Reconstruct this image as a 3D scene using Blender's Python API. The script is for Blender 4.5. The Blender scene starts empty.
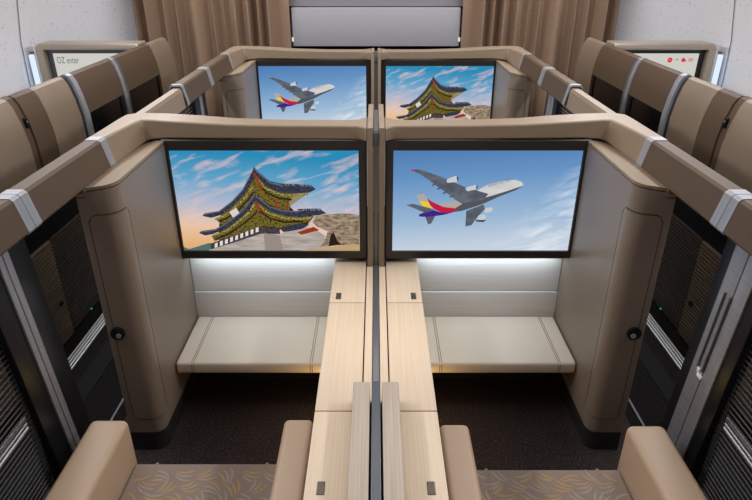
import bpy, bmesh, math, random
from mathutils import Vector, Matrix
from mathutils.geometry import tessellate_polygon
random.seed(7)
C = bpy.context.scene.collection
# ------------------------------------------------------------------ materials
def lin(c):
    return tuple(((v/255)/12.92 if v/255 <= .04045 else ((v/255+.055)/1.055)**2.4) for v in c) + (1,)
def mat(name, col, rough=.5, metal=0, noise=None, bump=0, bscale=200, spec=.5, coat=0):
    """noise = (scale xyz, second colour, contrast lo, hi)"""
    m = bpy.data.materials.new(name); m.use_nodes = True
    nt = m.node_tree; b = nt.nodes['Principled BSDF']
    b.inputs['Base Color'].default_value = lin(col); b.inputs['Roughness'].default_value = rough
    b.inputs['Metallic'].default_value = metal; b.inputs['Specular IOR Level'].default_value = spec
    b.inputs['Coat Weight'].default_value = coat
    if noise or bump:
        tc = nt.nodes.new('ShaderNodeTexCoord')
    if noise:
        sc, col2, lo, hi = noise
        mp = nt.nodes.new('ShaderNodeMapping'); mp.inputs['Scale'].default_value = sc
        nz = nt.nodes.new('ShaderNodeTexNoise'); nz.inputs['Scale'].default_value = 1; nz.inputs['Detail'].default_value = 4
        cr = nt.nodes.new('ShaderNodeValToRGB')
        cr.color_ramp.elements[0].position = lo; cr.color_ramp.elements[0].color = lin(col)
        cr.color_ramp.elements[1].position = hi; cr.color_ramp.elements[1].color = lin(col2)
        nt.links.new(tc.outputs['Object'], mp.inputs[0]); nt.links.new(mp.outputs[0], nz.inputs['Vector'])
        nt.links.new(nz.outputs['Fac'], cr.inputs[0]); nt.links.new(cr.outputs[0], b.inputs['Base Color'])
    if bump:
        n2 = nt.nodes.new('ShaderNodeTexNoise'); n2.inputs['Scale'].default_value = bscale
        bp = nt.nodes.new('ShaderNodeBump'); bp.inputs['Strength'].default_value = bump; bp.inputs['Distance'].default_value = .002
        nt.links.new(tc.outputs['Object'], n2.inputs['Vector']); nt.links.new(n2.outputs['Fac'], bp.inputs['Height'])
        nt.links.new(bp.outputs[0], b.inputs['Normal'])
    return m
def emit(name, col, st=1.0):
    m = bpy.data.materials.new(name); m.use_nodes = True
    nt = m.node_tree; nt.nodes.clear()
    e = nt.nodes.new('ShaderNodeEmission'); o = nt.nodes.new('ShaderNodeOutputMaterial')
    e.inputs[0].default_value = lin(col); e.inputs[1].default_value = st
    nt.links.new(e.outputs[0], o.inputs[0]); return m
def emit_noise(name, cols, scale, lo, hi, st=1.0, dist=0):
    m = emit(name, cols[0], st); nt = m.node_tree; e = nt.nodes['Emission']
    tc = nt.nodes.new('ShaderNodeTexCoord'); mp = nt.nodes.new('ShaderNodeMapping'); mp.inputs['Scale'].default_value = scale
    nz = nt.nodes.new('ShaderNodeTexNoise'); nz.inputs['Scale'].default_value = 1; nz.inputs['Detail'].default_value = 3
    nz.inputs['Distortion'].default_value = dist
    cr = nt.nodes.new('ShaderNodeValToRGB'); el = cr.color_ramp.elements
    el[0].position = lo; el[1].position = hi; el[0].color = lin(cols[0]); el[1].color = lin(cols[-1])
    for i, c in enumerate(cols[1:-1]):
        x = el.new(lo+(hi-lo)*(i+1)/(len(cols)-1)); x.color = lin(c)
    nt.links.new(tc.outputs['UV'], mp.inputs[0]); nt.links.new(mp.outputs[0], nz.inputs['Vector'])
    nt.links.new(nz.outputs['Fac'], cr.inputs[0]); nt.links.new(cr.outputs[0], e.inputs[0])
    return m
def sky_picture(name, stops, cloud, cscale, crot, lo, hi, mask=None, dist=.6, st=1.0, diag=0):
    """screen picture of a sky: vertical colour stops plus wispy clouds, in the display's own UV"""
    m = emit(name, (0,0,0), st); nt = m.node_tree; e = nt.nodes['Emission']; N = nt.nodes.new; L = nt.links.new
    tc = N('ShaderNodeTexCoord'); sp = N('ShaderNodeSeparateXYZ'); L(tc.outputs['UV'], sp.inputs[0])
    g = N('ShaderNodeMath'); g.operation = 'MULTIPLY_ADD'; L(sp.outputs[0], g.inputs[0]); g.inputs[1].default_value = diag; L(sp.outputs[1], g.inputs[2])
    cr = N('ShaderNodeValToRGB'); el = cr.color_ramp.elements
    el[0].position, el[0].color = stops[0][0], lin(stops[0][1]); el[1].position, el[1].color = stops[-1][0], lin(stops[-1][1])
    for p, c in stops[1:-1]:
        x = el.new(p); x.color = lin(c)
    L(g.outputs[0], cr.inputs[0])
    mp = N('ShaderNodeMapping'); mp.inputs['Scale'].default_value = cscale; mp.inputs['Rotation'].default_value = (0,0,crot)
    vr = N('ShaderNodeVectorRotate'); vr.rotation_type = 'Z_AXIS'; vr.inputs['Angle'].default_value = crot
    mp.inputs['Rotation'].default_value = (0,0,0)
    L(tc.outputs['UV'], vr.inputs[0]); L(vr.outputs[0], mp.inputs[0])
    nz = N('ShaderNodeTexNoise'); nz.inputs['Scale'].default_value = 1; nz.inputs['Detail'].default_value = 6; nz.inputs['Distortion'].default_value = dist
    L(mp.outputs[0], nz.inputs['Vector'])
    mr = N('ShaderNodeMapRange'); mr.inputs[1].default_value = lo; mr.inputs[2].default_value = hi; L(nz.outputs['Fac'], mr.inputs[0])
    fac = mr.outputs[0]
    if mask:     # (a, b, c, w): clouds where a*u + b*v + c > 0, softened over w
        a, b_, c_, w = mask
        m1 = N('ShaderNodeMath'); m1.operation = 'MULTIPLY_ADD'; L(sp.outputs[0], m1.inputs[0]); m1.inputs[1].default_value = a; m1.inputs[2].default_value = c_
        m2 = N('ShaderNodeMath'); m2.operation = 'MULTIPLY_ADD'; L(sp.outputs[1], m2.inputs[0]); m2.inputs[1].default_value = b_; L(m1.outputs[0], m2.inputs[2])
        m3 = N('ShaderNodeMapRange'); m3.inputs[1].default_value = 0; m3.inputs[2].default_value = w; L(m2.outputs[0], m3.inputs[0])
        m4 = N('ShaderNodeMath'); m4.operation = 'MULTIPLY'; L(fac, m4.inputs[0]); L(m3.outputs[0], m4.inputs[1]); fac = m4.outputs[0]
    mx = N('ShaderNodeMix'); mx.data_type = 'RGBA'; L(fac, mx.inputs[0]); L(cr.outputs[0], mx.inputs[6]); mx.inputs[7].default_value = lin(cloud)
    L(mx.outputs[2], e.inputs[0]); return m

M = {}
M['shell'] = mat('shell_taupe', (120,104,86), .42, noise=((6,6,6),(114,99,82),.4,.6), bump=.05, bscale=500)
M['cap'] = mat('cap_taupe', (127,110,91), .42, spec=.35, bump=.04, bscale=500)
M['rail'] = mat('rail_brown', (78,62,48), .5, bump=.06, bscale=600, spec=.22)
M['column'] = mat('column_taupe', (120,106,93), .36, bump=.03, bscale=500)
M['gap'] = mat('groove_dark', (22,20,19), .6)
M['band'] = mat('brushed_silver', (156,156,161), .35, .4, noise=((4,400,4),(142,142,147),.4,.6))
M['chrome'] = mat('polished_silver', (238,238,240), .35, .3)
M['black'] = mat('black_gloss', (16,18,23), .3, spec=.3)
M['slatk'] = mat('slat_black_brown', (24,21,19), .6)
M['blackm'] = mat('black_matt', (15,15,16), .8, spec=.2)
M['bezel'] = mat('bezel_black', (38,34,33), .3)
M['kick'] = mat('kick_black', (34,34,35), .5)
M['slat'] = mat('slat_brown', (112,96,80), .5)
M['slatd'] = mat('slat_dark_brown', (66,57,50), .5)
M['leather'] = mat('beige_leather', (174,149,124), .45, bump=.10, bscale=900)
M['cushion'] = mat('ottoman_leather', (212,199,181), .45, bump=.08, bscale=900)
M['stitch'] = mat('stitching_brown', (138,122,104), .8)
M['seatcloth'] = mat('seat_cloth', (146,128,116), .85, noise=((900,900,900),(132,115,104),.35,.65), bump=.2, bscale=900)
M['leafg'] = mat('leaf_gold', (170,138,92), .7)
M['leafl'] = mat('leaf_pale', (158,143,132), .8)
M['wood'] = mat('pale_wood', (206,186,162), .45, spec=.3, noise=((420,3,60),(194,173,148),.35,.7))
M['woodx'] = mat('pale_wood_crossgrain', (206,198,192), .4, noise=((3,60,260),(198,189,183),.35,.7))
M['woodd'] = mat('taupe_wood', (172,157,140), .42, noise=((300,3,80),(156,141,125),.35,.7))
M['graym'] = mat('grey_metal', (104,105,110), .35, .5)
M['grayd'] = mat('dark_grey_panel', (82,84,90), .4, .3)
M['strip'] = mat('brushed_grey_strip', (140,139,143), .35, .4, noise=((4,4,300),(126,125,129),.4,.6))
M['frame'] = mat('metallic_beige', (190,176,160), .3, .5)
M['latch'] = mat('latch_bronze', (92,80,70), .35, .6)
M['curtain'] = mat('curtain_cloth', (138,113,91), .85, noise=((400,400,60),(126,102,82),.35,.65), bump=.15, bscale=500)
M['white'] = mat('lining_white', (236,236,240), .55, noise=((55,55,55),(212,209,210),.63,.68))
M['carpet'] = mat('carpet_charcoal', (44,40,40), 1.0, spec=.1, noise=((170,170,170),(104,72,58),.55,.72), bump=.6, bscale=260)
M['aisle'] = mat('carpet_aisle', (20,18,18), 1.0, spec=.1, noise=((200,200,200),(66,56,50),.55,.75), bump=.6, bscale=260)
M['panel'] = mat('bulkhead_grey', (146,144,149), .6, spec=.2)
M['paneld'] = mat('bulkhead_dark_grey', (116,114,120), .5)
M['glass'] = mat('smoked_glass', (12,12,13), .12)
M['ceil'] = mat('ceiling_white', (225,225,228), .7)
M['led'] = emit('led_cool', (225,240,255), 4)
M['ledg'] = emit('led_green', (40,190,110), .6)
M['lamp'] = emit('lamp_diffuser', (255,250,242), 3)
# ------------------------------------------------------------------ mesh helpers
def box(bm, x0, x1, y0, y1, z0, z1, bev=0, seg=2):
    r = bmesh.ops.create_cube(bm, size=1)
    for v in r['verts']:
        v.co = Vector((x0+(v.co.x+.5)*(x1-x0), y0+(v.co.y+.5)*(y1-y0), z0+(v.co.z+.5)*(z1-z0)))
    if bev:
        es = list({e for v in r['verts'] for e in v.link_edges})
        bmesh.ops.bevel(bm, geom=es, offset=bev, segments=seg, profile=.5, affect='EDGES')
    return r['verts']
def B(*a, **k):
    bm = bmesh.new(); box(bm, *a, **k); return bm
def prism(bm, pts, axis, a, b, bev=0, seg=2):
    """polygon in the two other axes, extruded along axis from a to b; a / b may be functions of the point"""
    def P(p, t):
        t = t(p) if callable(t) else t
        return {'x': (t, p[0], p[1]), 'y': (p[0], t, p[1]), 'z': (p[0], p[1], t)}[axis]
    v0 = [bm.verts.new(P(p, a)) for p in pts]; v1 = [bm.verts.new(P(p, b)) for p in pts]
    n = len(pts); f = [bm.faces.new(v0), bm.faces.new(v1[::-1])]
    for i in range(n): f.append(bm.faces.new((v0[i], v0[(i+1) % n], v1[(i+1) % n], v1[i])))
    bmesh.ops.recalc_face_normals(bm, faces=f)
    if bev:
        es = [e for e in {e for q in f[:2] for e in q.edges}]
        bmesh.ops.bevel(bm, geom=es, offset=bev, segments=seg, profile=.5, affect='EDGES')
def loft(bm, rings, closed=True, caps=True):
    R = [[bm.verts.new(p) for p in r] for r in rings]; n = len(R[0])
    for a, b in zip(R, R[1:]):
        for i in range(n if closed else n-1):
            bm.faces.new((a[i], a[(i+1) % n], b[(i+1) % n], b[i]))
    if caps and closed: bm.faces.new(R[0][::-1]); bm.faces.new(R[-1])
def cyl(bm, c, r, h, axis='y', n=24, r2=None):
    q = bmesh.ops.create_cone(bm, cap_ends=True, segments=n, radius1=r, radius2=r if r2 is None else r2, depth=h)
    rot = {'z': Matrix(), 'y': Matrix.Rotation(math.pi/2, 4, 'X'), 'x': Matrix.Rotation(math.pi/2, 4, 'Y')}[axis]
    for v in q['verts']: v.co = (rot @ v.co) + Vector(c)
class Ctx: flip = 1; dy = 0.0
def thing(name, label, cat, loc, group=None):
    o = bpy.data.objects.new(name, None); C.objects.link(o)
    o.location = (loc[0]*Ctx.flip, loc[1]+Ctx.dy, loc[2]); o.empty_display_size = .1
    o['label'] = label; o['category'] = cat; o['kind'] = 'thing'
    if group: o['group'] = group
    return o
def root_of(o):
    p = Vector((0,0,0))
    while o: p += o.location; o = o.parent
    return p
def part(name, bm, m, parent=None, label=None, smooth=True, kind=None, ang=.6, mats=None, mod=0):
    """bm is written for the left side of the aisle pair, front row; Ctx mirrors and shifts it"""
    for v in bm.verts: v.co.x *= Ctx.flip; v.co.y += Ctx.dy
    bmesh.ops.recalc_face_normals(bm, faces=bm.faces[:])
    base = root_of(parent) if parent else Vector((0,0,0))
    for v in bm.verts: v.co -= base
    me = bpy.data.meshes.new(name); bm.to_mesh(me); bm.free()
    o = bpy.data.objects.new(name, me); C.objects.link(o); o.parent = parent
    for mm in (mats or [m]): me.materials.append(mm)
    if smooth:
        for p in me.polygons: p.use_smooth = True
        me.set_sharp_from_angle(angle=ang)
    if label: o['label'] = label
    if kind: o['kind'] = kind
    if mod:
        b = o.modifiers.new('b', 'BEVEL'); b.width = mod; b.segments = 3; b.limit_method = 'ANGLE'; b.angle_limit = .5
        for p in me.polygons: p.use_smooth = True
        b.harden_normals = False
    return o
def poly_face(bm, pts3, mi=0):
    tris = tessellate_polygon([[Vector(p) for p in pts3]])
    vs = [bm.verts.new(p) for p in pts3]
    for t in tris:
        try: f = bm.faces.new([vs[i] for i in t]); f.material_index = mi
        except ValueError: pass
PALACE={
'roof1' : [(0.13, 0.363), (0.143, 0.39), (0.227, 0.414), (0.306, 0.515), (0.373, 0.634), (0.412, 0.751), (0.441, 0.846), (0.463, 0.799), (0.518, 0.712), (0.603, 0.673), (0.689, 0.663), (0.749, 0.657), (0.767, 0.63), (0.731, 0.598), (0.643, 0.585), (0.567, 0.598), (0.499, 0.654), (0.45, 0.76), (0.419, 0.683), (0.369, 0.565), (0.302, 0.455), (0.236, 0.373), (0.178, 0.343)] ,
'under1' : [(0.45, 0.76), (0.499, 0.654), (0.567, 0.598), (0.643, 0.585), (0.731, 0.598), (0.622, 0.465), (0.615, 0.414), (0.539, 0.445), (0.444, 0.545), (0.43, 0.585), (0.375, 0.475), (0.314, 0.373), (0.229, 0.27), (0.205, 0.322), (0.236, 0.373), (0.302, 0.455), (0.369, 0.565), (0.419, 0.683)] ,
'soffit1' : [(0.643, 0.585), (0.731, 0.598), (0.622, 0.465), (0.614, 0.491)] ,
'roof2' : [(0.099, 0.187), (0.112, 0.208), (0.193, 0.229), (0.265, 0.301), (0.337, 0.394), (0.386, 0.485), (0.412, 0.545), (0.433, 0.585), (0.455, 0.545), (0.506, 0.465), (0.582, 0.424), (0.67, 0.414), (0.792, 0.424), (0.819, 0.39), (0.78, 0.373), (0.679, 0.353), (0.591, 0.363), (0.515, 0.404), (0.452, 0.485), (0.43, 0.515), (0.394, 0.424), (0.333, 0.332), (0.261, 0.239), (0.178, 0.176), (0.131, 0.161)] ,
'under2' : [(0.43, 0.515), (0.452, 0.485), (0.515, 0.404), (0.591, 0.363), (0.679, 0.353), (0.746, 0.363), (0.722, 0.301), (0.655, 0.281), (0.598, 0.25), (0.552, 0.239), (0.464, 0.26), (0.441, 0.25), (0.359, 0.197), (0.266, 0.144), (0.178, 0.102), (0.17, 0.155), (0.261, 0.239), (0.333, 0.332), (0.394, 0.424)] ,
'darkband' : [(0.157, 0.076), (0.266, 0.149), (0.441, 0.254), (0.552, 0.239), (0.555, 0.176), (0.448, 0.182), (0.296, 0.091), (0.152, 0.012)] ,
'wall' : [(0.149, 0.016), (0.297, 0.098), (0.449, 0.191), (0.549, 0.17), (0.677, 0.266), (0.765, 0.208), (0.786, 0.144), (0.782, -0.027), (0.14, -0.027)] ,
'eave3' : [(0.552, 0.239), (0.655, 0.287), (0.722, 0.275), (0.675, 0.229), (0.573, 0.197)] ,
'red3' : [(0.652, 0.197), (0.743, 0.254), (0.776, 0.218), (0.673, 0.17)] ,
'sign' : [(0.282, 0.404), (0.323, 0.445), (0.339, 0.39), (0.299, 0.347)] ,
'hill' : [(-0.092, 0.059), (-0.037, 0.038), (0.029, 0.016), (0.089, 0.048), (0.148, 0.081), (0.181, 0.059), (0.153, -0.006), (-0.098, -0.006)] ,
'ridge1' : [(0.528, 0.696), (0.603, 0.685), (0.69, 0.677), (0.746, 0.673), (0.75, 0.654), (0.689, 0.657), (0.602, 0.665), (0.527, 0.685)] ,
'ridge2' : [(0.66, 0.435), (0.726, 0.439), (0.787, 0.439), (0.794, 0.418), (0.726, 0.414), (0.659, 0.418)] ,
'beam1' : [(0.433, 0.779), (0.444, 0.785), (0.477, 0.638), (0.468, 0.626)] ,
'beam2' : [(0.423, 0.505), (0.434, 0.515), (0.469, 0.414), (0.459, 0.402)] ,
'slot0' : [(0.18, 0.076), (0.196, 0.089), (0.193, 0.04), (0.176, 0.029)] ,
'slot1' : [(0.21, 0.097), (0.227, 0.11), (0.224, 0.06), (0.207, 0.05)] ,
'slot2' : [(0.24, 0.117), (0.257, 0.13), (0.254, 0.081), (0.237, 0.07)] ,
'slot3' : [(0.27, 0.138), (0.287, 0.15), (0.284, 0.102), (0.268, 0.091)] ,
'slot4' : [(0.301, 0.158), (0.317, 0.171), (0.314, 0.122), (0.298, 0.111)] ,
'slot5' : [(0.33, 0.178), (0.347, 0.191), (0.344, 0.142), (0.328, 0.132)] ,
'slot6' : [(0.36, 0.198), (0.377, 0.211), (0.374, 0.163), (0.358, 0.152)] ,
'slot7' : [(0.39, 0.219), (0.407, 0.231), (0.404, 0.183), (0.388, 0.172)] ,
'slot8' : [(0.42, 0.239), (0.436, 0.251), (0.434, 0.203), (0.417, 0.193)] ,
'statue' : [(0.752, 0.353), (0.769, 0.373), (0.847, 0.384), (0.919, 0.394), (0.999, 0.373), (0.998, 0.07), (0.875, 0.059), (0.772, 0.038), (0.808, 0.123), (0.821, 0.208), (0.766, 0.25), (0.739, 0.301)] ,
'statuegap' : [(0.823, 0.048), (0.837, 0.166), (0.854, 0.197), (0.875, 0.102), (0.898, 0.07)] ,
'base' : [(0.743, 0.016), (0.998, 0.091), (0.998, -0.016), (0.656, -0.016)] ,
}
AIRLINER={
'wingl' : [(0.096, 0.818), (0.128, 0.823), (0.149, 0.818), (0.258, 0.751), (0.386, 0.654), (0.52, 0.585), (0.495, 0.525), (0.43, 0.505), (0.376, 0.491), (0.342, 0.525), (0.307, 0.575), (0.267, 0.624), (0.228, 0.673), (0.15, 0.77)] ,
'wingr' : [(0.406, 0.414), (0.497, 0.479), (0.51, 0.435), (0.48, 0.373), (0.46, 0.322), (0.44, 0.266), (0.407, 0.254)] ,
'body' : [(0.37, 0.491), (0.429, 0.545), (0.463, 0.624), (0.52, 0.683), (0.595, 0.712), (0.659, 0.722), (0.693, 0.702), (0.705, 0.673), (0.685, 0.65), (0.622, 0.604), (0.559, 0.565), (0.495, 0.525), (0.452, 0.515)] ,
'belly' : [(0.37, 0.491), (0.451, 0.521), (0.537, 0.565), (0.622, 0.614), (0.685, 0.654), (0.703, 0.661), (0.665, 0.62), (0.581, 0.559), (0.497, 0.487), (0.433, 0.445), (0.379, 0.414), (0.291, 0.39), (0.311, 0.445)] ,
'rear' : [(0.255, 0.491), (0.364, 0.519), (0.381, 0.485), (0.344, 0.441), (0.278, 0.455)] ,
'fin' : [(0.127, 0.571), (0.165, 0.585), (0.193, 0.535), (0.188, 0.501), (0.144, 0.515)] ,
'yellow' : [(0.144, 0.515), (0.191, 0.505), (0.217, 0.439), (0.167, 0.459)] ,
'red' : [(0.185, 0.545), (0.216, 0.505), (0.278, 0.455), (0.344, 0.439), (0.346, 0.404), (0.28, 0.39), (0.229, 0.43), (0.206, 0.471)] ,
'purple' : [(0.145, 0.378), (0.212, 0.428), (0.28, 0.394), (0.346, 0.408), (0.28, 0.373), (0.192, 0.353), (0.147, 0.357)] ,
'stab' : [(0.073, 0.475), (0.112, 0.485), (0.201, 0.445), (0.229, 0.424), (0.18, 0.394)] ,
'stab2' : [(0.181, 0.353), (0.236, 0.363), (0.216, 0.287), (0.199, 0.275)] ,
'tip' : [(0.094, 0.808), (0.104, 0.823), (0.114, 0.812), (0.105, 0.801)] ,
'eng1' : [(0.287, 0.712), (0.293, 0.731), (0.334, 0.76), (0.35, 0.751), (0.352, 0.702), (0.293, 0.693)] ,
'eng2' : [(0.392, 0.634), (0.4, 0.65), (0.445, 0.673), (0.459, 0.663), (0.455, 0.63), (0.404, 0.61)] ,
'eng3' : [(0.505, 0.426), (0.512, 0.443), (0.543, 0.451), (0.552, 0.435), (0.545, 0.404), (0.512, 0.394)] ,
'eng4' : [(0.47, 0.353), (0.478, 0.371), (0.508, 0.378), (0.52, 0.353), (0.51, 0.322), (0.473, 0.322)] ,
'lip1' : [(0.34, 0.754), (0.35, 0.751), (0.352, 0.702), (0.345, 0.712)] ,
'lip2' : [(0.451, 0.669), (0.459, 0.663), (0.455, 0.63), (0.449, 0.638)] ,
'py1' : [(0.255, 0.683), (0.294, 0.716), (0.295, 0.693), (0.266, 0.669)] ,
'py2' : [(0.371, 0.614), (0.399, 0.638), (0.402, 0.614), (0.38, 0.602)] ,
'fr1' : [(0.209, 0.673), (0.228, 0.687), (0.233, 0.677), (0.213, 0.661)] ,
'fr2' : [(0.238, 0.638), (0.259, 0.654), (0.264, 0.642), (0.242, 0.624)] ,
'fr3' : [(0.268, 0.595), (0.293, 0.614), (0.297, 0.602), (0.274, 0.583)] ,
'fr4' : [(0.305, 0.559), (0.331, 0.575), (0.336, 0.563), (0.31, 0.547)] ,
'bell4' : [(0.46, 0.322), (0.521, 0.322), (0.506, 0.299), (0.466, 0.304)] ,
}
# ------------------------------------------------------------------ pictures on the displays
M['sky_a'] = sky_picture('picture_sunset_sky', [(0,(226,170,104)),(.28,(232,196,164)),(.5,(182,186,204)),(.74,(98,164,202)),(1,(44,138,182))],
                         (228,198,200), (5,13,1), -.6, .50, .78, dist=.5, diag=.12)
M['sky_b'] = sky_picture('picture_blue_sky', [(0,(196,208,222)),(.3,(152,182,212)),(.7,(104,148,196)),(1,(78,124,178))],
                         (226,234,242), (5,15,1), -.55, .44, .72, mask=(1,-.5,-.50,.3), dist=.5, diag=-.12)
pc = lambda n, c: emit('picture_'+n, c)
PM = {'roof': emit_noise('picture_tiles', [(30,31,42),(70,73,92)], (60,60,1), .3, .7),
      'under': emit_noise('picture_brackets', [(26,20,14),(52,42,22),(116,108,42),(126,98,46),(60,44,26)], (70,90,1), .30, .72),
      'soffit': pc('soffit', (150,136,96)), 'dark': emit_noise('picture_timber', [(42,38,48),(88,78,84)], (40,90,1), .35, .65),
      'wall': emit_noise('picture_wall', [(150,142,138),(190,178,168)], (8,34,1), .3, .65), 'red': pc('red_beam', (150,52,32)),
      'sign': pc('sign', (218,206,204)), 'hill': pc('hill', (84,110,104)), 'ridge': emit_noise('picture_ridge', [(30,32,44),(120,122,134)], (160,20,1), .4, .6),
      'slot': pc('slot', (226,218,208)), 'stone': emit_noise('picture_stone', [(92,78,66),(176,154,130)], (30,36,1), .3, .65), 'gapd': pc('shadow', (44,30,24)),
      'raf': emit_noise('picture_rafters', [(60,46,26),(178,170,92)], (150,60,1), .4, .6), 'hl': pc('tile_edge', (104,104,122)), 'shade': pc('wall_shade', (150,138,130)),
      'base': pc('plinth', (190,160,120)),
      'wing': emit_noise('picture_wing', [(74,80,92),(104,110,120)], (14,10,1), .3, .7), 'body': emit_noise('picture_body', [(196,196,198),(220,218,216)], (3,9,1), .35,.65), 'belly': pc('belly', (84,84,92)),
      'grey': pc('grey', (176,168,160)), 'yellow': pc('yellow', (236,200,50)), 'redr': pc('crimson', (196,30,62)), 'purple': pc('purple', (66,36,134)),
      'eng': pc('engine', (198,201,206)), 'lip': pc('intake', (70,70,76)), 'txt': pc('lettering', (120,118,124))}
PMK = list(PM)
ORDER_P = [('hill','hill'),('backing','gapd'),('wall','wall'),('under2','under'),('under1','under'),('soffit1','soffit'),('roof1','roof'),('ridge1','ridge'),('raf1a','raf'),('raf1b','raf'),('dk1a','gapd'),('dk1b','gapd'),('hl1a','hl'),('hl1b','hl'),('beam1','red'),('col1','red'),('col2','red'),('sign','sign'),
           ('under2','under'),('roof2','roof'),('ridge2','ridge'),('raf2a','raf'),('raf2b','raf'),('dk2a','gapd'),('dk2b','gapd'),('hl2a','hl'),('hl2b','hl'),('beam2','red'),('darkband','dark'),('shade','shade')]+[('slot%d'%i,'slot') for i in range(9)]+\
          [('eave3','roof'),('red3','red'),('base','base'),('statue','stone'),('statuegap','gapd')]
ORDER_A = [('wingr','wing'),('py1','wing'),('py2','wing'),('eng3','eng'),('eng4','eng'),('bell4','lip'),('fin','grey'),('yellow','yellow'),('body','body'),('belly','belly'),('rear','grey'),
           ('red','redr'),('purple','purple'),('stab','wing'),('stab2','wing'),('wingl','wing'),('tip','redr'),('eng1','eng'),('eng2','eng'),('lip1','lip'),('lip2','lip'),
           ('fr1','belly'),('fr2','belly'),('fr3','belly'),('fr4','belly')]
PALACE.update({'raf1a':[(0.198,0.319),(0.254,0.352),(0.319,0.437),(0.385,0.545),(0.428,0.648),(0.42,0.659),(0.377,0.557),(0.312,0.452),(0.25,0.37),(0.196,0.338)],'raf1b':[(0.451,0.709),(0.498,0.622),(0.567,0.569),(0.648,0.555),(0.72,0.573),(0.719,0.592),(0.648,0.575),(0.57,0.588),(0.504,0.638),(0.459,0.723)],'dk1a':[(0.222,0.3),(0.269,0.336),(0.33,0.408),(0.394,0.518),(0.431,0.6),(0.425,0.609),(0.388,0.528),(0.325,0.42),(0.265,0.35),(0.219,0.315)],'dk1b':[(0.458,0.657),(0.501,0.584),(0.565,0.531),(0.631,0.519),(0.633,0.535),(0.568,0.547),(0.506,0.597),(0.464,0.669)],'raf2a':[(0.168,0.139),(0.261,0.205),(0.337,0.304),(0.397,0.395),(0.431,0.486),(0.422,0.496),(0.389,0.409),(0.331,0.32),(0.257,0.223),(0.165,0.159)],'raf2b':[(0.435,0.471),(0.502,0.376),(0.589,0.33),(0.678,0.322),(0.735,0.335),(0.734,0.355),(0.679,0.343),(0.591,0.351),(0.508,0.395),(0.442,0.487)],'dk2a':[(0.186,0.111),(0.27,0.175),(0.345,0.264),(0.406,0.347),(0.441,0.409),(0.435,0.42),(0.401,0.359),(0.341,0.277),(0.267,0.19),(0.184,0.127)],'dk2b':[(0.446,0.408),(0.504,0.329),(0.588,0.293),(0.689,0.299),(0.689,0.316),(0.589,0.31),(0.508,0.344),(0.452,0.421)],'hl1a':[(0.139,0.373),(0.226,0.403),(0.305,0.503),(0.372,0.623),(0.411,0.737),(0.441,0.825),(0.436,0.829),(0.407,0.741),(0.368,0.629),(0.301,0.511),(0.224,0.413),(0.138,0.383)],'hl1b':[(0.442,0.82),(0.465,0.776),(0.518,0.692),(0.59,0.653),(0.592,0.662),(0.521,0.701),(0.469,0.783),(0.446,0.827)],'hl2a':[(0.109,0.192),(0.193,0.215),(0.265,0.289),(0.338,0.382),(0.388,0.472),(0.432,0.568),(0.428,0.574),(0.384,0.478),(0.335,0.39),(0.263,0.297),(0.191,0.225),(0.109,0.202)],'hl2b':[(0.435,0.563),(0.455,0.531),(0.507,0.45),(0.581,0.409),(0.664,0.401),(0.665,0.411),(0.582,0.419),(0.51,0.459),(0.459,0.539),(0.439,0.571)],'col1':[(0.538,0.514),(0.54,0.438),(0.551,0.44),(0.549,0.516)],'col2':[(0.599,0.478),(0.599,0.413),(0.61,0.415),(0.61,0.48)],'under1':[(0.45,0.76),(0.499,0.654),(0.567,0.598),(0.643,0.585),(0.731,0.598),(0.622,0.465),(0.615,0.414),(0.539,0.445),(0.444,0.545),(0.43,0.585),(0.398,0.491),(0.351,0.398),(0.276,0.308),(0.234,0.262),(0.205,0.322),(0.236,0.373),(0.302,0.455),(0.369,0.565),(0.419,0.683)],'wall':[(0.149,0.016),(0.297,0.098),(0.449,0.191),(0.549,0.17),(0.677,0.266),(0.765,0.208),(0.83,0.123),(0.828,-0.023),(0.141,-0.023)],'joints':[(0.553,0.154),(0.563,-0.006),(0.567,-0.005),(0.556,0.156)],'joints2':[(0.452,0.182),(0.451,-0.006),(0.455,-0.005),(0.456,0.183)],'shade':[(0.462,0.187),(0.549,0.166),(0.565,-0.006),(0.462,-0.006)]})
PALACE['backing'] = [(.22,.29),(.27,.24),(.4,.47),(.47,.72),(.6,.5),(.655,.38),(.75,.36),(.7,.25),(.45,.2),(.25,.06),(.2,.12)]
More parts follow.
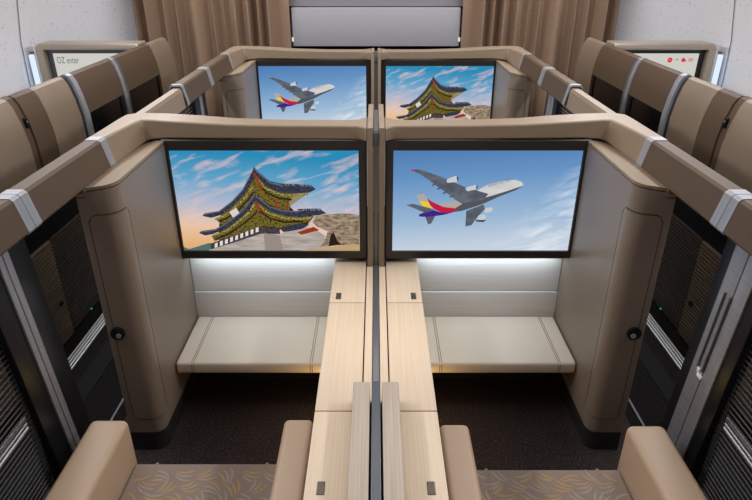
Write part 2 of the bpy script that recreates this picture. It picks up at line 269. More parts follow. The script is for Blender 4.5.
def picture(x0, x1, z0, z1, y, kind, parent):
    """flat on-screen picture: the sky face and the motif's flat faces, one mesh"""
    bm = bmesh.new(); W, H = x1-x0, z1-z0
    sky = M['sky_a'] if kind == 'palace' else M['sky_b']
    P = lambda u, v, k: (x0+u*W, y-.0004-.00006*k, z0+v*H)
    poly_face(bm, [P(0,0,0), P(1,0,0), P(1,1,0), P(0,1,0)], 0)
    D, O = (PALACE, ORDER_P) if kind == 'palace' else (AIRLINER, ORDER_A)
    for k, (n, m) in enumerate(O):
        pts = [P(min(max(u,0),1), min(max(v,0),1), k+1) for u, v in D[n]]
        poly_face(bm, pts, 1+PMK.index(m))
    if kind == 'airliner':      # airline titles on the fuselage
        cu = bpy.data.curves.new('t', 'FONT'); cu.body = 'ASIANA AIRLINES'; cu.size = .0165; to = bpy.data.objects.new('t', cu); C.objects.link(to)
        dg = bpy.context.evaluated_depsgraph_get(); me = bpy.data.meshes.new_from_object(to.evaluated_get(dg))
        R = Matrix.Rotation(math.radians(16), 2)
        v0 = len(bm.verts); vs = []
        for v in me.vertices:
            q = R @ Vector((v.co.x*.62, v.co.y)); vs.append(bm.verts.new((x0+.515*W+q.x, y-.0004-.00006*30, z0+.652*H+q.y)))
        for p in me.polygons:
            try: f = bm.faces.new([vs[i] for i in p.vertices]); f.material_index = 1+PMK.index('txt')
            except ValueError: pass
        bpy.data.objects.remove(to); bpy.data.meshes.remove(me)
    uvl = bm.loops.layers.uv.new('UVMap')
    for f in bm.faces:
        if f.normal.length == 0: f.normal_update()
        for l in f.loops: l[uvl].uv = ((l.vert.co.x-x0)/W, (l.vert.co.z-z0)/H)
    fl, dy = Ctx.flip, Ctx.dy; Ctx.flip = 1; Ctx.dy = 0
    o = part('display_picture', bm, None, parent, smooth=False, mats=[sky]+[PM[k] for k in PMK],
             label='golden gate tower with swept tiled roofs against a sunset sky' if kind == 'palace' else 'four engined airliner climbing through a blue sky')
    Ctx.flip, Ctx.dy = fl, dy
    return o

# ------------------------------------------------------------------ centre suites
def side_rail(side, row):
    """aisle side padded rail: three sided section with silver joints"""
    prof = lambda y: [(-.878,y*.97,.946),(-.878,y*.97,1.033),(-.871,y*.97,1.041),(-.834,y*.97,1.041),(-.826,y*.97,1.035),(-.809,y*.97,.960),(-.813,y*.97,.954),(-.829,y*.97,.950),(-.853,y*.97,.946)]
    def prof_o(y, o): 
        cx, cz = -.845, .985
        return [(cx+(x-cx)*(1+o), y, cz+(z-cz)*(1+o*.8)) for x, y, z in prof(y)]
    y0, y1 = (.89, 1.848) if row == 1 else (.89, 1.848)
    t = thing('side_rail', {(-1,1):'brown padded rail along the left aisle, nearest the camera', (1,1):'brown padded rail along the right aisle, nearest the camera',
        (-1,2):'short brown padded rail on the left behind the front suite', (1,2):'short brown padded rail on the right behind the front suite'}[(side,row)],
        'rail', (-.87,.89,.90), 'aisle side rails')
    for a, b in ((.915,1.316),(1.372,1.834)):
        bm = bmesh.new(); loft(bm, [prof(a), prof(b)]); part('rail_section', bm, M['rail'], t, ang=.35)
    bm = bmesh.new(); loft(bm, [prof_o(1.312,.035), prof_o(1.3415,.035)]); loft(bm, [prof_o(1.3445,.035), prof_o(1.376,.035)]); loft(bm, [prof_o(1.3410,.0), prof_o(1.345,.0)])
    part('joint_band', bm, M['band'], t, 'brushed silver band', ang=.35)
    bm = bmesh.new(); loft(bm, [prof_o(1.808,.04), prof_o(1.850,.04)]); part('joint_band', bm, M['band'], t, 'thin silver band', ang=.35)
    # solid silver end frame; a dark plate paints the hollow's shade
    bm = bmesh.new(); loft(bm, [prof_o(.89,.06), prof_o(.918,.06)])
    part('end_frame', bm, M['band'], t, 'silver end frame', ang=.35)
    bm = bmesh.new(); loft(bm, [[(x,y-.001,z) for x,y,z in prof_o(.8895,-.10)], [(x,y,z) for x,y,z in prof_o(.89,-.10)]]); part('end_shade', bm, M['gap'], t, 'dark plate as hollow shade')
    return t

def col_outline(off=0, y1=2.06):
    r = .038; pts = [(-.834,1.56-off),(-.8065,1.56-off),(-.805,1.56-off),(-.72-r,1.56-off)]
    for i in range(1, 9):
        a = math.pi/2*i/8; pts.append((-.72-r+(r+off)*math.sin(a), 1.56+r-(r+off)*math.cos(a)))
    pts.append((-.72+off, y1)); return pts
def topz(x): return .944 if x < -.806 else .962+.013*(x+.805)/.085
def suite_partition(side, row):
    S = 'left' if side < 0 else 'right'
    t = thing('suite_partition', ('taupe shell around the %s front suite with a cap over its screen' if row == 1 else 'taupe shell of the farther %s suite, in front of the curtain') % S,
              'partition', (-.6,2.08,0), 'suite shells')
    # cap that runs from the rail joint round the corner to the centre post
    F = [(-.852,1.848,1.026),(-.842,1.93,1.026),(-.828,2.01,1.027),(-.815,2.062,1.028),(-.79,2.066,1.028),(-.72,2.05,1.027),(-.62,2.03,1.026),(-.5,2.005,1.026),(-.3,1.99,1.026),(-.10,1.987,1.026),(-.06,1.984,1.026),(-.042,1.972,1.026),(-.030,1.955,1.026)]
    R = [(-.905,1.848,1.026),(-.903,1.96,1.026),(-.902,2.08,1.026),(-.898,2.15,1.026),(-.86,2.18,1.026),(-.74,2.165,1.026),(-.63,2.14,1.026),(-.5,2.10,1.026),(-.3,2.075,1.026),(-.10,2.072,1.026),(-.06,2.08,1.026),(-.045,2.10,1.026),(-.030,2.118,1.026)]
    Lo = [(-.834,1.848,.934),(-.827,1.93,.938),(-.815,2.01,.945),(-.803,2.055,.953),(-.78,2.06,.958),(-.72,2.048,.965),(-.62,2.028,.970),(-.5,2.003,.976),(-.3,1.989,.978),(-.10,1.986,.978),(-.06,1.983,.978),(-.042,1.971,.978),(-.030,1.954,.978)]
    rings = []
    K = [.97]*6+[.978,.99]+[1]*5
    kk = lambda p, k: (p[0]*k, p[1]*k, 1.54+(p[2]-1.54)*k)
    F, R, Lo = [[kk(p, k) for p, k in zip(q, K)] for q in (F, R, Lo)]
    for f, r, l in zip(F, R, Lo):
        rings.append([l, f, r, (r[0], r[1], .935), (l[0]*.5+r[0]*.5, l[1]*.5+r[1]*.5, l[2])])
    bm = bmesh.new(); loft(bm, rings)
    part('top_cap', bm, M['cap'], t, mod=.006)
    # wing behind the cap, reaching back to the next rail
    if row == 1:
      bm = bmesh.new(); loft(bm, [[(-.818,y,z0),(-.826,y,z1-.012),(-.833,y,z1),(-.862,y,z1),(-.870,y,z1-.010),(-.870,y,z0)] for y, z0, z1 in ((2.05,.95,1.030),(2.598,.95,1.030))])
      part('rear_wing', bm, M['cap'], t, ang=.35)
    if row == 1:
      bm = bmesh.new(); box(bm, -.868,-.852, 2.115,2.60, .0,.955); part('wing_base', bm, M['blackm'], t, 'black lower wall')
    # side wall with its rounded column
    o = col_outline()+[(-.805,2.06),(-.8065,2.06),(-.834,2.06)]
    bm = bmesh.new(); prism(bm, o, 'z', .08, lambda p: topz(p[0])-.012)
    part('side_wall', bm, M['column'], t, ang=.5)
    bm = bmesh.new(); prism(bm, [(x*1+ (.001 if i>1 else 0), y+.0) for i,(x,y) in enumerate(o)], 'z', lambda p: topz(p[0])-.009, lambda p: topz(p[0]))
    part('ledge', bm, M['cap'], t, ang=.5)
    bm = bmesh.new(); prism(bm, [(x-.003, y+.003) for x, y in o], 'z', lambda p: topz(p[0])-.014, lambda p: topz(p[0])-.008); part('ledge_gap', bm, M['gap'], t, 'thin dark gap')
    bm = bmesh.new(); prism(bm, [(x-.003, y+.002) for x, y in o], 'z', 0, .08); part('kick_board', bm, M['kick'], t, 'black kick board')
    # storage door wrapped round the column
    src = col_outline(0)
    pts = [(-.811,1.56)] + [(-.811+(.811-.758)*k/6, 1.56) for k in (1,2,3,4,5)] + src[3:-1] + [(-.72,1.600),(-.72,1.603),(-.72,1.607),(-.72,1.612)]
    def patch(off, grow, m, parent, name, label=None):
        acc = [0]
        for p, q in zip(pts, pts[1:]): acc.append(acc[-1]+math.dist(p, q))
        Ltot = acc[-1]; bm = bmesh.new(); rc = .02; ring = []
        for i, (x, y) in enumerate(pts):
            nx, ny = (0,-1)
            if y > 1.5601:
                a = math.atan2(x+.758, 1.598-y) if y < 1.598 else math.pi/2
                nx, ny = math.sin(a), -math.cos(a)
            d = min(acc[i], Ltot-acc[i]); dz = rc-math.sqrt(max(0, rc*rc-(rc-d)**2)) if d < rc else 0
            ex = -grow if i == 0 else (grow*2.2 if i == len(pts)-1 else 0)
            tx, ty = -ny, nx
            zt = .878+.012*acc[i]/Ltot
            ring.append([(x+nx*off+tx*ex, y+ny*off+ty*ex, .14+dz-grow), (x+nx*off+tx*ex, y+ny*off+ty*ex, zt-dz+grow)])
        for a, b in zip(ring, ring[1:]):
            v = [bm.verts.new(q) for q in (a[0], b[0], b[1], a[1])]; bm.faces.new(v)
        bmesh.ops.remove_doubles(bm, verts=bm.verts[:], dist=1e-5)
        return part(name, bm, m, parent, label)
    patch(.0012, .0028, M['gap'], t, 'door_gap', 'thin dark outline')
    d = patch(.0022, 0, M['column'], t, 'storage_door')
    if row == 1:
        bm = bmesh.new(); cyl(bm, (-.799,1.553,.488), .0215, .012, 'y', 32); k = part('reading_lamp', bm, M['blackm'], t, 'round black reading lamp')
        bm = bmesh.new(); cyl(bm, (-.795,1.546,.483), .008, .006, 'y', 20); part('lens', bm, M['band'], k, 'silver lens')
    # back wall between the side wall and the centre
    part('back_wall', B(-.85,-.036, 2.085,2.11, 0,.97), M['shell'], t)
    part('screen_backing', B(-.745,-.036, 2.035,2.085, .53,.972), M['blackm'], t, 'black screen backing')
    if row == 1:
        part('upper_panel', B(-.72,-.036, 2.066,2.085, .345,.53), M['woodx'], t, 'pale horizontally grained panel')
        part('lower_panel', B(-.72,-.036, 2.058,2.085, .10,.342,bev=.003), M['woodx'], t, 'pale horizontally grained panel')
        part('led_strip', B(-.69,-.16, 2.030,2.042, .518,.526), M['led'], t, 'cool white light strip')
    else:
        part('inner_panel', B(-.72,-.036, 2.07,2.085, 0,.53), M['woodx'], t)
    return t

def monitor(side, row, kind):
    S = 'left' if side < 0 else 'right'
    what = 'palace gate tower at sunset' if kind == 'palace' else 'airliner in a blue sky'
    t = thing('monitor', ('large black %s screen showing an %s' if kind != 'palace' else 'large black %s screen showing a %s') % (('front' if row == 1 else 'farther'), what), 'monitor', (-.38,2.0,.526), 'suite screens')
    t['label'] = t['label'].replace('large', 'large' if row == 1 else 'smaller looking')
    x0, x1 = -.731, -.0325
    bm = bmesh.new()
    X0, X1, Z0, Z1 = -.711, -.0585, .557, .941      # opening
    oc = [(x0,.526),(x1,.526),(x1,.979),(x0,.979)]; ic = [(X0,Z0),(X1,Z0),(X1,Z1),(X0,Z1)]
    yf, yb = 1.985, 2.035
    rings = [[(x,yb,z) for x,z in oc], [(x,yf+.004,z) for x,z in oc],
             [(x+(.004 if x < -.4 else -.004), yf, z+(.004 if z < .7 else -.004)) for x,z in oc], [(x,yf,z) for x,z in ic], [(x,yf+.008,z) for x,z in ic]]
    loft(bm, rings, caps=False)
    part('bezel', bm, M['bezel'], t, ang=.4)
    for x in (-.68,-.38,-.08):
        bm = bmesh.new(); cyl(bm, (x,1.996,.980), .005, .003, 'z', 10); part('screw', bm, M['graym'], t, 'small grey screw')
    part('screen_panel', B(x0+.004,x1-.004, 1.993,2.034, .53,.975), M['black'], t)
    if side < 0: picture(-.7095,-.060, .558,.940, 1.9925+Ctx.dy, kind, t)
    else: picture(.060,.7095, .558,.940, 1.9925+Ctx.dy, kind, t)
    return t

def ottoman(side):
    S = 'left' if side < 0 else 'right'
    t = thing('ottoman', 'cream leather footrest bench under the %s front screen' % S, 'ottoman', (-.44,2.0,0), 'cream footrests')
    bm = bmesh.new(); box(bm, -.716,-.165, 1.742,2.056, .186,.232, bev=.009, seg=3)
    cu = part('cushion', bm, M['cushion'], t)
    for x in (-.656,-.232):
        bm = bmesh.new()
        for d in (-.0036, .0036):
            box(bm, x+d-.0013, x+d+.0013, 1.7485,2.05, .2305,.2327); box(bm, x+d-.0013, x+d+.0013, 1.7413,1.744, .193,.226)
        part('seam', bm, M['stitch'], cu, 'double stitched brown seam')
    part('base', B(-.70,-.165, 1.95,2.05, 0,.187), M['kick'], t, 'black base')
    bm = bmesh.new(); box(bm, -.70,-.165, 1.78,1.96, .172,.187); part('underframe', bm, M['kick'], t, 'black underframe')
    return t

def console(side):
    S = 'left' if side < 0 else 'right'
    t = thing('console_cabinet', 'pale wood console top with two latches, %s of the grey centre strip' % S, 'console', (-.095,1.3,0), 'wood consoles')
    bm = bmesh.new(); box(bm, -.151,-.038, .50,2.045, 0,.496); part('body', bm, M['woodd'], t)
    for a, b, lt in ((.50,1.1745,(-.119,.932)),(1.1775,1.699,None),(1.702,2.05,(-.126,1.742))):
        bm = bmesh.new(); box(bm, -.154,-.037, a,b, .496,.51, bev=.002, seg=2); l = part('lid', bm, M['wood'], t)
        if lt:
            bm = bmesh.new(); x, y = lt; h = .018 if y < 1 else .021
            box(bm, x-.0088,x+.0088, y-h,y+h, .508,.5118, bev=.0015); k = part('latch', bm, M['latch'], l, 'bronze latch')
    return t

def centre_divider(row):
    Ctx.flip = 1
    t = thing('centre_divider', 'slim grey and cream divider standing between the %s pair of screens' % ('front' if row == 1 else 'farther'), 'divider', (0,1.99,0), 'centre dividers')
    for s in (-1, 1):
        m = lambda a, b: (min(a*s,b*s), max(a*s,b*s))
        bm = bmesh.new(); box(bm, *m(.0095,.0295), 1.955,2.12, 0,1.027, bev=.003)
        if row == 1: box(bm, *m(.0095,.0285), 2.115,2.31, .80,1.027, bev=.003)
        part('post', bm, M['cap'], t)
        if row == 1:
            bm = bmesh.new(); box(bm, *m(.0110,.0335), 1.20,1.954, .0,.511, bev=.0015); part('wood_edge', bm, M['wood'], t)
            bm = bmesh.new(); box(bm, *m(.0150,.0570), .50,1.215, .512,.572, bev=.003); part('raised_block', bm, M['woodd'], t, 'taupe raised block')
    bm = bmesh.new(); box(bm, -.0065,.0065, 1.962,(2.28 if row == 1 else 2.11), .50,1.012); part('privacy_panel', bm, M['graym'], t, 'grey privacy panel')
    bm = bmesh.new(); box(bm, -.0090,.0090, 1.953,1.975, .965,1.012, bev=.003); part('catch', bm, M['grayd'], t, 'dark grey catch')
    part('core', B(-.0090,.0090, (.50 if row == 1 else 1.97),(2.30 if row == 1 else 2.11), .0,.49), M['gap'], t, 'dark slot')
    if row == 1:
        bm = bmesh.new(); box(bm, -.0095,.0095, 1.20,1.965, .49,.514, bev=.002); part('slide_track', bm, M['graym'], t, 'grey slide track')
        bm = bmesh.new(); box(bm, -.0105,.0105, .50,1.213, .49,.575, bev=.002); part('slide_track', bm, M['grayd'], t, 'dark grey slide track')
    return t

def sliding_door(side, row):
    S = 'left' if side < 0 else 'right'
    t = thing('sliding_door', ('black framed %s suite door under the rail, slatted beside a silver strip' if row == 1 else 'black framed %s door of the farther suite, mostly hidden') % S,
              'door', (-.875,1.25,0), 'suite doors')
    def lean(bm):
        for v in bm.verts: v.co.y += .10*(.60-v.co.z)
    wide = side > 0
    bm = bmesh.new(); box(bm, -.895,-.862, 1.175,1.365, 0,.943, bev=.003); lean(bm); part('post', bm, M['black'], t)
    a, b = (1.215,1.318) if wide else (1.238,1.284)
    bm = bmesh.new()
    if wide:
        box(bm, -.865,-.856, a,a+.046, 0,.943, bev=.002); box(bm, -.865,-.856, a+.049,b, 0,.943, bev=.002)
    else:
        box(bm, -.865,-.856, a,a+.020, 0,.943, bev=.002); box(bm, -.865,-.856, a+.023,b, 0,.943, bev=.002)
    lean(bm); part('metal_strip', bm, M['strip'], t, 'silver strip')
    if wide and row == 1:
        bm = bmesh.new()
        for y in (1.262,1.287): box(bm, -.858,-.850, y,y+.005, .56,.80, bev=.002)
        lean(bm); h = part('handle', bm, M['graym'], t, 'long grey pull handle')
        bm = bmesh.new(); box(bm, -.857,-.850, 1.256,1.280, .536,.548, bev=.003); box(bm, -.857,-.852, 1.276,1.287, .546,.562, bev=.002); lean(bm); part('catch', bm, M['chrome'], h, 'bright chrome catch')
    bm = bmesh.new(); n = 56; y0 = .45 if row == 1 else .93
    for i in range(n):
        z = .05+i*.0152; box(bm, -.880,-.877, y0,1.19, z,z+.0028)
    for y in (y0,1.17): box(bm, -.884,-.880, y,y+.02, .03,.92)
    box(bm, -.884,-.872, y0,1.19, .0,.05)
    part('slatted_panel', bm, M['slatk'], t, 'dark slatted panel')
    return t

def leaves(bm, x0, x1, y0, y1, z, n):
    """crescent leaf strokes woven in the cloth"""
    def stroke(cx, cy, ang, L, w, mi):
        up, dn = [], []
        for k in range(7):
            s = k/6; a = (s-.5)*1.1; r = L/1.1
            px = math.sin(a)*r; py = (1-math.cos(a))*r; ww = w*math.sin(math.pi*min(max(s,.02),.98))**.8
            nx, ny = -math.sin(a), math.cos(a)
            up.append((px+nx*ww, py+ny*ww)); dn.append((px-nx*ww, py-ny*ww))
        ca, sa = math.cos(ang), math.sin(ang)
        T = lambda p: (cx+p[0]*ca-p[1]*sa, cy+p[0]*sa+p[1]*ca, z+.0002*mi)
        U = [bm.verts.new(T(p)) for p in up]; Dn = [bm.verts.new(T(p)) for p in dn]
        for i in range(6):
            f = bm.faces.new((U[i], U[i+1], Dn[i+1], Dn[i])); f.material_index = mi
    st = .062; j = 0; y = y0+.03
    while y < y1-.02:
        x = x0+.03+(.028 if j % 2 else 0); i = 0
        while x < x1-.03:
            base = random.choice((.5,1.1,2.1,2.7,-.3)) + random.uniform(-.2,.2)
            for q in (-1,0,1):
                cx = x-math.sin(base)*q*.013; cy = y+math.cos(base)*q*.013
                if x0+.03 < cx < x1-.03 and y0+.025 < cy < y1-.025:
                    stroke(cx, cy, base+q*.22, random.uniform(.048,.066), .0034, 1 if random.random() < .42 else 2)
            x += st; i += 1
        y += st*.66; j += 1
def seat(side):
    S = 'left' if side < 0 else 'right'; e = 0 if side < 0 else -.022
    t = thing('armchair', 'armchair with gold leaf patterned cushion and beige arms, %s front suite' % S, 'seat', (-.45,.9,0), 'armchairs')
    bm = bmesh.new(); x0, x1, y0, y1 = -.696,-.260, .47,1.286+e
    box(bm, x0,x1, y0,y1, .12,.22, bev=.008, seg=3)
    for f in bm.faces: f.material_index = 0
    leaves(bm, x0+.0, x1, y0, y1-.002, .2202, 0)
    cu = part('cushion', bm, None, t, 'taupe cloth cushion with gold leaf strokes', smooth=False, mats=[M['seatcloth'], M['leafg'], M['leafl']])
    for x in (-.632,-.315):
        bm = bmesh.new()
        for d in (-.004, .004): box(bm, x+d-.0012, x+d+.0012, y0+.01,y1-.006, .219,.2212)
        cyl(bm, (x,y1-.003,.2185), .0045, .004, 'z', 10)
        part('seam', bm, M['stitch'], cu, 'double stitched seam')
    part('base', B(x0+.03,x1-.03, y0,y1-.03, 0,.12), M['blackm'], t, 'black base')
    bm = bmesh.new(); box(bm, -.806,-.697, .45,1.312+e, .06,.366, bev=.020, seg=4); part('armrest', bm, M['leather'], t, 'wide beige leather armrest')
    bm = bmesh.new(); box(bm, -.259,-.176, .45,1.312+e*.9, .06,.366, bev=.016, seg=4); part('armrest', bm, M['leather'], t, 'narrow beige leather armrest')
    bm = bmesh.new(); box(bm, x0,x1, .30,.46, .12,.95, bev=.03, seg=3)
    for v in bm.verts: v.co.y -= (v.co.z-.22)*.18
    part('backrest', bm, M['leather'], t)
    return t

# ------------------------------------------------------------------ window side
def wprof(top=1.05, dx=0):
    return [(-1.452+dx,top-.012),(-1.442+dx,top-.002),(-1.428+dx,top),(-1.411+dx,top-.008),(-1.396+dx,top-.035),(-1.378+dx,.95),(-1.366+dx,.87)]
def window_suite(side):
    S = 'left' if side < 0 else 'right'
    t = thing('window_suite_shell', 'long row of beige and brown suite walls across the %s aisle' % S, 'partition', (-1.43,2.9,0), 'window side suite shells')
    U = lambda y0, y1, zb=.0, dx=0, top=1.05: (wprof(top, dx)+[(-1.36+dx,max(.48,zb)),(-1.36+dx,zb),(-1.452+dx,zb)], y0, y1)
    def P(name, m, y0, y1, zb=0.60, dx=0, top=1.05, label=None, parent=t, bev=0):
        pr, a, b = U(y0, y1, zb, dx, top); bm = bmesh.new(); 
        pr = pr[:7] + ([(-1.36+dx, zb)] if zb < .86 else []) + [pr[-1]]
        prism(bm, pr, 'y', a, b); return part(name, bm, m, parent, label, ang=.5)
    P('wall_panel', M['shell'], .9, 2.29, top=1.05, dx=.012)
    P('pillar', M['rail'], 2.295, 2.345, dx=.002, label='dark brown pillar'); 
    P('pillar', M['rail'], 2.345, 2.487, dx=.010, label='dark brown pillar')
    bm = bmesh.new(); box(bm, -1.377,-1.366, 2.322,2.340, .928,.968, bev=.002); k = part('switch', bm, M['black'], t, 'small black switch')
    bm = bmesh.new(); box(bm, -1.3665,-1.3645, 2.328,2.334, .95,.958); part('button', bm, M['band'], k)
    P('wall_panel', M['shell'], 2.49, 2.752, dx=.010)
    P('gap_shade', M['gap'], 2.753, 2.775, dx=.011, label='dark strip as gap shade')  # solid strip, its dark colour stands for shade in the gap
    P('joint_band', M['band'], 2.775, 2.815, dx=.022, top=1.056, label='silver band')
    for a, b in ((2.818,3.262),(3.330,3.862)):
        d = P('door_panel', M['rail'], a, b, zb=.87, dx=.014, label='brown upper door panel')
        part('smoked_window', B(-1.44,-1.356, a,b, .601,.869), M['glass'], d, 'black glass')
        bm = bmesh.new(); box(bm, -1.358,-1.350, b-.055,b-.040, .61,.865); part('glass_rib', bm, M['blackm'], d)
    P('joint_band', M['band'], 3.263, 3.292, dx=.020, top=1.054, label='silver band')
    P('joint_band', M['graym'], 3.292, 3.328, dx=.016, top=1.052, label='grey band')
    P('end_panel', M['shell'], 3.865, 4.19, dx=.012)
    # lower part: dark glossy plate, slatted doors and floor plinth
    part('lower_wall', B(-1.45,-1.375, .9,4.19, 0,.60), M['black'], t, 'glossy black lower wall')
    bm = bmesh.new(); 
    for i in range(28): z = .012+i*.0165; box(bm, -1.376,-1.362, 1.05,2.27, z,z+.009)
    d = part('slatted_door', bm, M['slat'], t, 'brown horizontal slats')
    bm = bmesh.new(); cyl(bm, (-1.360,2.225,.187), .012, .008, 'x', 20); part('latch', bm, M['black'], d, 'round black latch')
    bm = bmesh.new()
    for i in range(28): z = .012+i*.0165; box(bm, -1.378,-1.368, 2.285,2.80, z,z+.009)
    part('slatted_door', bm, M['slatd'], t, 'dark horizontal slats')
    bm = bmesh.new(); cyl(bm, (-1.366,2.46,.016), .0045, .006, 'x', 12); part('indicator_light', bm, M['ledg'], t, 'tiny green light')
    return t
def window_monitor(side):
    S = 'left' if side < 0 else 'right'
    t = thing('window_monitor', 'beige framed white display by the %s cabin wall%s' % (S, ', with small lettering' if side < 0 else ', with red icons'), 'monitor', (-1.82,3.99,0), 'window side displays')
    bm = bmesh.new(); oc = [(-2.15,.40),(-1.50,.40),(-1.50,1.04)]; ic = [(-2.10,.45),(-1.50,.45),(-1.50,1.0)]
    for k in range(7):
        a = math.pi/2*k/6; oc.append((-2.115-.035*math.sin(a), 1.005+.035*math.cos(a))); ic.append((-2.09-.010*math.sin(a), .99+.010*math.cos(a)))
    loft(bm, [[(x,4.10,z) for x,z in oc], [(x,3.96,z) for x,z in oc], [(x+.006*(x < -1.6),3.95,z-.006*(z > .6)) for x,z in oc], [(x,3.95,z) for x,z in ic], [(x,4.0,z) for x,z in ic]], caps=False)
    part('frame', bm, M['frame'], t, ang=.3, mod=.006)
    part('bezel', B(-2.10,-1.50, 3.99,4.02, .45,1.0), M['graym'] if side < 0 else M['bezel'], t, 'dark inner border')
    di = part('display', B(-2.062,-1.52, 3.986,3.99, .58,.975), M['dispw'], t, 'pale lit display', smooth=False)
    part('edge_highlight', B(-2.163,-2.149, 3.955,4.05, .45,1.03,bev=.004), M['chrome'], t, 'bright strip as lit frame edge')  # highlight on the frame's lit outer face, added as a pale strip
    part('accent_light', B(-2.222,-2.200, 3.99,4.02, .45,.965), M['led2'], t, 'cool white light strip')
    part('stand', B(-2.225,-1.5, 4.021,4.12, 0,.98), M['shell'], t)
    if side < 0:
        cu = bpy.data.curves.new('tx', 'FONT'); cu.body = 'OZ enter'; cu.size = .058; cu.extrude = .0004; to = bpy.data.objects.new('tx', cu); C.objects.link(to)
        dg = bpy.context.evaluated_depsgraph_get(); me = bpy.data.meshes.new_from_object(to.evaluated_get(dg)); bpy.data.objects.remove(to)
        bm = bmesh.new(); bm.from_mesh(me)
        for v in bm.verts: v.co = Vector((-2.045+v.co.x*.62, 3.985-v.co.z, .915+v.co.y))
        fl = Ctx.flip; part('lettering', bm, M['txt'], di, 'small grey lettering', smooth=False)
    else:
        bm = bmesh.new()        # icons authored mirrored
        def ring(cx, cz, r0, r1, a0=0, a1=360, n=20):
            for i in range(n):
                p, q = [math.radians(a0+(a1-a0)*k/n) for k in (i, i+1)]
                vs = [bm.verts.new((cx+r*math.cos(a), 3.984, cz+r*math.sin(a))) for r, a in ((r0,p),(r1,p),(r1,q),(r0,q))]
                bm.faces.new(vs)
        z = .935
        ring(-1.882, z, .007,.016); box(bm, -1.886,-1.878, 3.983,3.985, z-.008,z+.008)
        for r in (.004,.009,.014): ring(-1.927, z-.006, r-.0015, r+.0012, 40, 140, 8)
        ring(-1.968, z, .0005,.013); box(bm, -1.985,-1.968, 3.983,3.985, z-.009,z)
        for k in (0,1,2): box(bm, -2.03,-2.0, 3.983,3.985, z-.008+k*.007,z-.0045+k*.007)
        part('icons', bm, M['icon'], di, 'four small red icons', smooth=False)
    return t
M['dispw'] = emit('display_white', (214,214,206), .9); M['led2'] = emit('led_soft', (214,230,255), 1.1)
M['txt'] = emit('lettering_grey', (120,122,126), .8); M['icon'] = emit('icon_red', (222,50,70), 1)

def curtain(side):
    S = 'left' if side < 0 else 'right'
    t = thing('curtain', 'brown pleated curtain on the %s of the grey bulkhead panel' % S, 'curtain', (-1.15,4.62,0), 'bulkhead curtains')
    bm = bmesh.new(); n = 340; x0, x1 = -1.76, -.625; front, back = [], []
    ph = 0
    cols = []
    for i in range(n+1):
        s = i/n; x = x0+s*(x1-x0)
        w = (s*11.5 + .35*math.sin(s*9) + .18*math.sin(s*23)) % 1.0
        a = .5-.5*math.cos(2*math.pi*w); d = .105*(a**.7)*(0.75+.25*math.sin(s*17+1))
        cols.append((x+.012*math.sin(2*math.pi*w), 4.70-d))
    rings = []
    for z, k in ((0,1.05),(.6,1.0),(1.2,1.0),(1.7,.98),(2.15,.92)):
        rings.append([(x, 4.70-(4.70-y)*k, z) for x, y in cols])
    loft(bm, rings, closed=False, caps=False)
    o = part('fabric', bm, M['curtain'], t, ang=3.2)
    sm = o.modifiers.new('s', 'SOLIDIFY'); sm.thickness = .004
    part('curtain_rod', B(x0-.02,x1+.02, 4.66,4.69, 2.15,2.17), M['graym'], t, 'grey rod')

for row in (1, 2):
    for side in (-1, 1):
        Ctx.flip = 1 if side < 0 else -1; Ctx.dy = 0 if row == 1 else 1.73
        suite_partition(side, row); side_rail(side, row); sliding_door(side, row)
        monitor(side, row, 'palace' if (side < 0) == (row == 1) else 'airliner')
        if row == 1: ottoman(side); console(side); seat(side)
    Ctx.flip = 1; centre_divider(row)
Ctx.dy = 0
for side in (-1, 1):
    Ctx.flip = 1 if side < 0 else -1
    window_suite(side); window_monitor(side); curtain(side)
Ctx.flip = 1
# ------------------------------------------------------------------ the cabin
def struct(name, bm, m, ang=.6, smooth=True):
    o = part(name, bm, m, None, smooth=smooth, ang=ang); o['kind'] = 'structure'; return o
struct('floor', B(-.93,.93, -1.3,4.9, -.04,0), M['carpet'])
def stru_side(side):
    S = 'left' if side < 0 else 'right'
    Ctx.flip = 1 if side < 0 else -1
    struct('floor_aisle_'+S, B(-2.3,-.931, -1.3,4.9, -.04,0), M['aisle'])
    struct('trim_1' if side < 0 else 'trim_2', B(-1.195,-1.118, -1.3,4.5, .0,.003), M['blackm'])
    bm = bmesh.new()
    for k in range(4): box(bm, -1.305+k*.014,-1.298+k*.014, -1.3,4.5, 0,.006)
    struct('trim_3' if side < 0 else 'trim_4', bm, M['chrome'])
    struct('trim_5' if side < 0 else 'trim_6', B(-.978,-.970, -1.3,4.5, 0,.004), M['graym'])
    # curved lining, turning inwards near the front
    P = [(-2.20,0),(-2.245,.5),(-2.255,.8),(-2.245,1.05),(-2.205,1.29),(-2.10,1.6),(-1.93,1.85),(-1.65,2.08),(-1.30,2.2)]
    bm = bmesh.new(); rings = []
    for y in (-1.3,0,1.5,3,3.6,4.1): rings.append([(x,y,z) for x, z in P])
    for i in range(1, 11):
        a = math.pi/2*i/10
        rings.append([(x+.85*(1-math.cos(a))*(1 if x < -1.5 else .6), 4.1+.74*math.sin(a), z) for x, z in P])
    loft(bm, rings, closed=False, caps=False)
    o = struct('wall_'+S, bm, M['white'], ang=3.2); s = o.modifiers.new('s', 'SOLIDIFY'); s.thickness = .02; s.offset = 1
    bm = bmesh.new(); rg = []
    for y in (3.975,3.983): rg.append([(x+.0045,y,z) for x, z in P])
    loft(bm, rg, closed=False, caps=False); struct('trim_7' if side < 0 else 'trim_8', bm, M['seamg'])
    Ctx.flip = 1
M['seamg'] = mat('lining_seam', (120,128,140), .5)
for sd in (-1, 1): stru_side(sd)
struct('wall_front', B(-1.7,1.7, 4.86,4.9, 0,2.2), M['paneld'])
bm = bmesh.new(); box(bm, -.615,.615, 4.66,4.86, .930,1.198, bev=.006); o = struct('trim_9', bm, M['panel'])
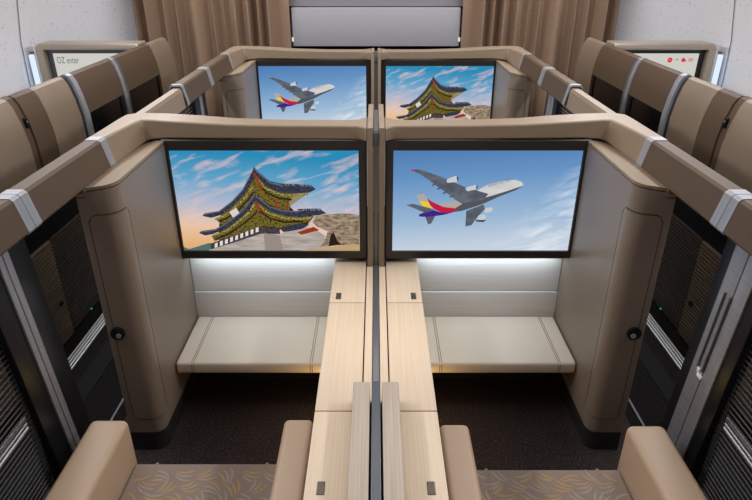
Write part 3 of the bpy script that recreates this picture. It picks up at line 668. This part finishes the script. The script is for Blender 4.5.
bm = bmesh.new(); box(bm, -.635,.635, 4.70,4.86, 1.204,2.0); struct('trim_10', bm, M['paneld'])
bm = bmesh.new(); box(bm, -.64,.64, 4.72,4.86, 0,.930); box(bm, -.64,.64, 4.73,4.86, 1.19,1.206); struct('trim_11', bm, M['blackm'])
bm = bmesh.new()
for x in (-.62,.605): box(bm, x,x+.015, 4.65,4.67, .965,.995)
struct('trim_12', bm, M['white'])
struct('ceiling', B(-1.4,1.4, -1.3,4.9, 2.2,2.24), M['ceil'])
struct('wall_back', B(-2.3,2.3, -1.36,-1.3, 0,2.2), M['ceil'])

# ------------------------------------------------------------------ light
def area(name, loc, sx, sy, power, col=(1,1,1), rot=(0,0,0)):
    l = bpy.data.lights.new(name, 'AREA'); l.shape = 'RECTANGLE'; l.size = sx; l.size_y = sy; l.energy = power; l.color = col
    o = bpy.data.objects.new(name, l); C.objects.link(o); o.location = loc; o.rotation_euler = rot; return o
LP = dict(centre=19.5, wash=47, aisle=7, led=.6, spot=15)
area('ceiling_lamp_centre', (0,2.7,2.18), .9,3.8, LP['centre'], (1,.97,.93))
for s in (-1, 1):
    area('wall_wash_lamp', (s*1.45,2.9,2.02), .12,3.6, LP['wash'], (.97,.97,1), (0,math.radians(62)*s,0))  # unseen fill light, added to brighten the white cabin walls
    area('aisle_fill', (s*1.27,2.4,2.15), .10,5.0, LP['aisle'], (1,.98,.95))  # unseen fill light, added for the chrome floor strips to reflect
    area('led_under_screen', (s*.43,2.02,.517), .52,.02, LP['led'], (.72,.88,1), (math.radians(18),0,0))
    p = bpy.data.lights.new('console_puck', 'POINT'); p.energy = .4; p.color = (1,.62,.25); p.shadow_soft_size = .01
    o = bpy.data.objects.new('console_puck', p); C.objects.link(o); o.location = (s*.175,1.66,.13)
    sp = bpy.data.lights.new('reading_spot', 'SPOT'); sp.energy = LP['spot']; sp.color = (1,.90,.76); sp.spot_size = math.radians(30); sp.spot_blend = 1; sp.shadow_soft_size = .05
    o = bpy.data.objects.new('reading_spot', sp); C.objects.link(o); o.location = (s*.12,1.25,2.1)
    o.rotation_euler = (Vector((s*.10,1.62,.5))-Vector(o.location)).to_track_quat('-Z','Y').to_euler()
w = bpy.data.worlds.new('World'); bpy.context.scene.world = w; w.use_nodes = True
w.node_tree.nodes['Background'].inputs[0].default_value = (.5,.52,.55,1); w.node_tree.nodes['Background'].inputs[1].default_value = .3
# ------------------------------------------------------------------ camera
cd = bpy.data.cameras.new('camera'); cam = bpy.data.objects.new('camera', cd); C.objects.link(cam)
cam.location = (0,0,1.54); cam.rotation_euler = (math.radians(90-26.2),0,0); cd.sensor_width = 36; cd.lens = 36*600/752; cd.clip_start = .02
sc = bpy.context.scene; sc.camera = cam
vs = sc.view_settings; vs.view_transform = 'Standard'; vs.look = 'None'; vs.exposure = 0; vs.gamma = 1; vs.use_curve_mapping = False
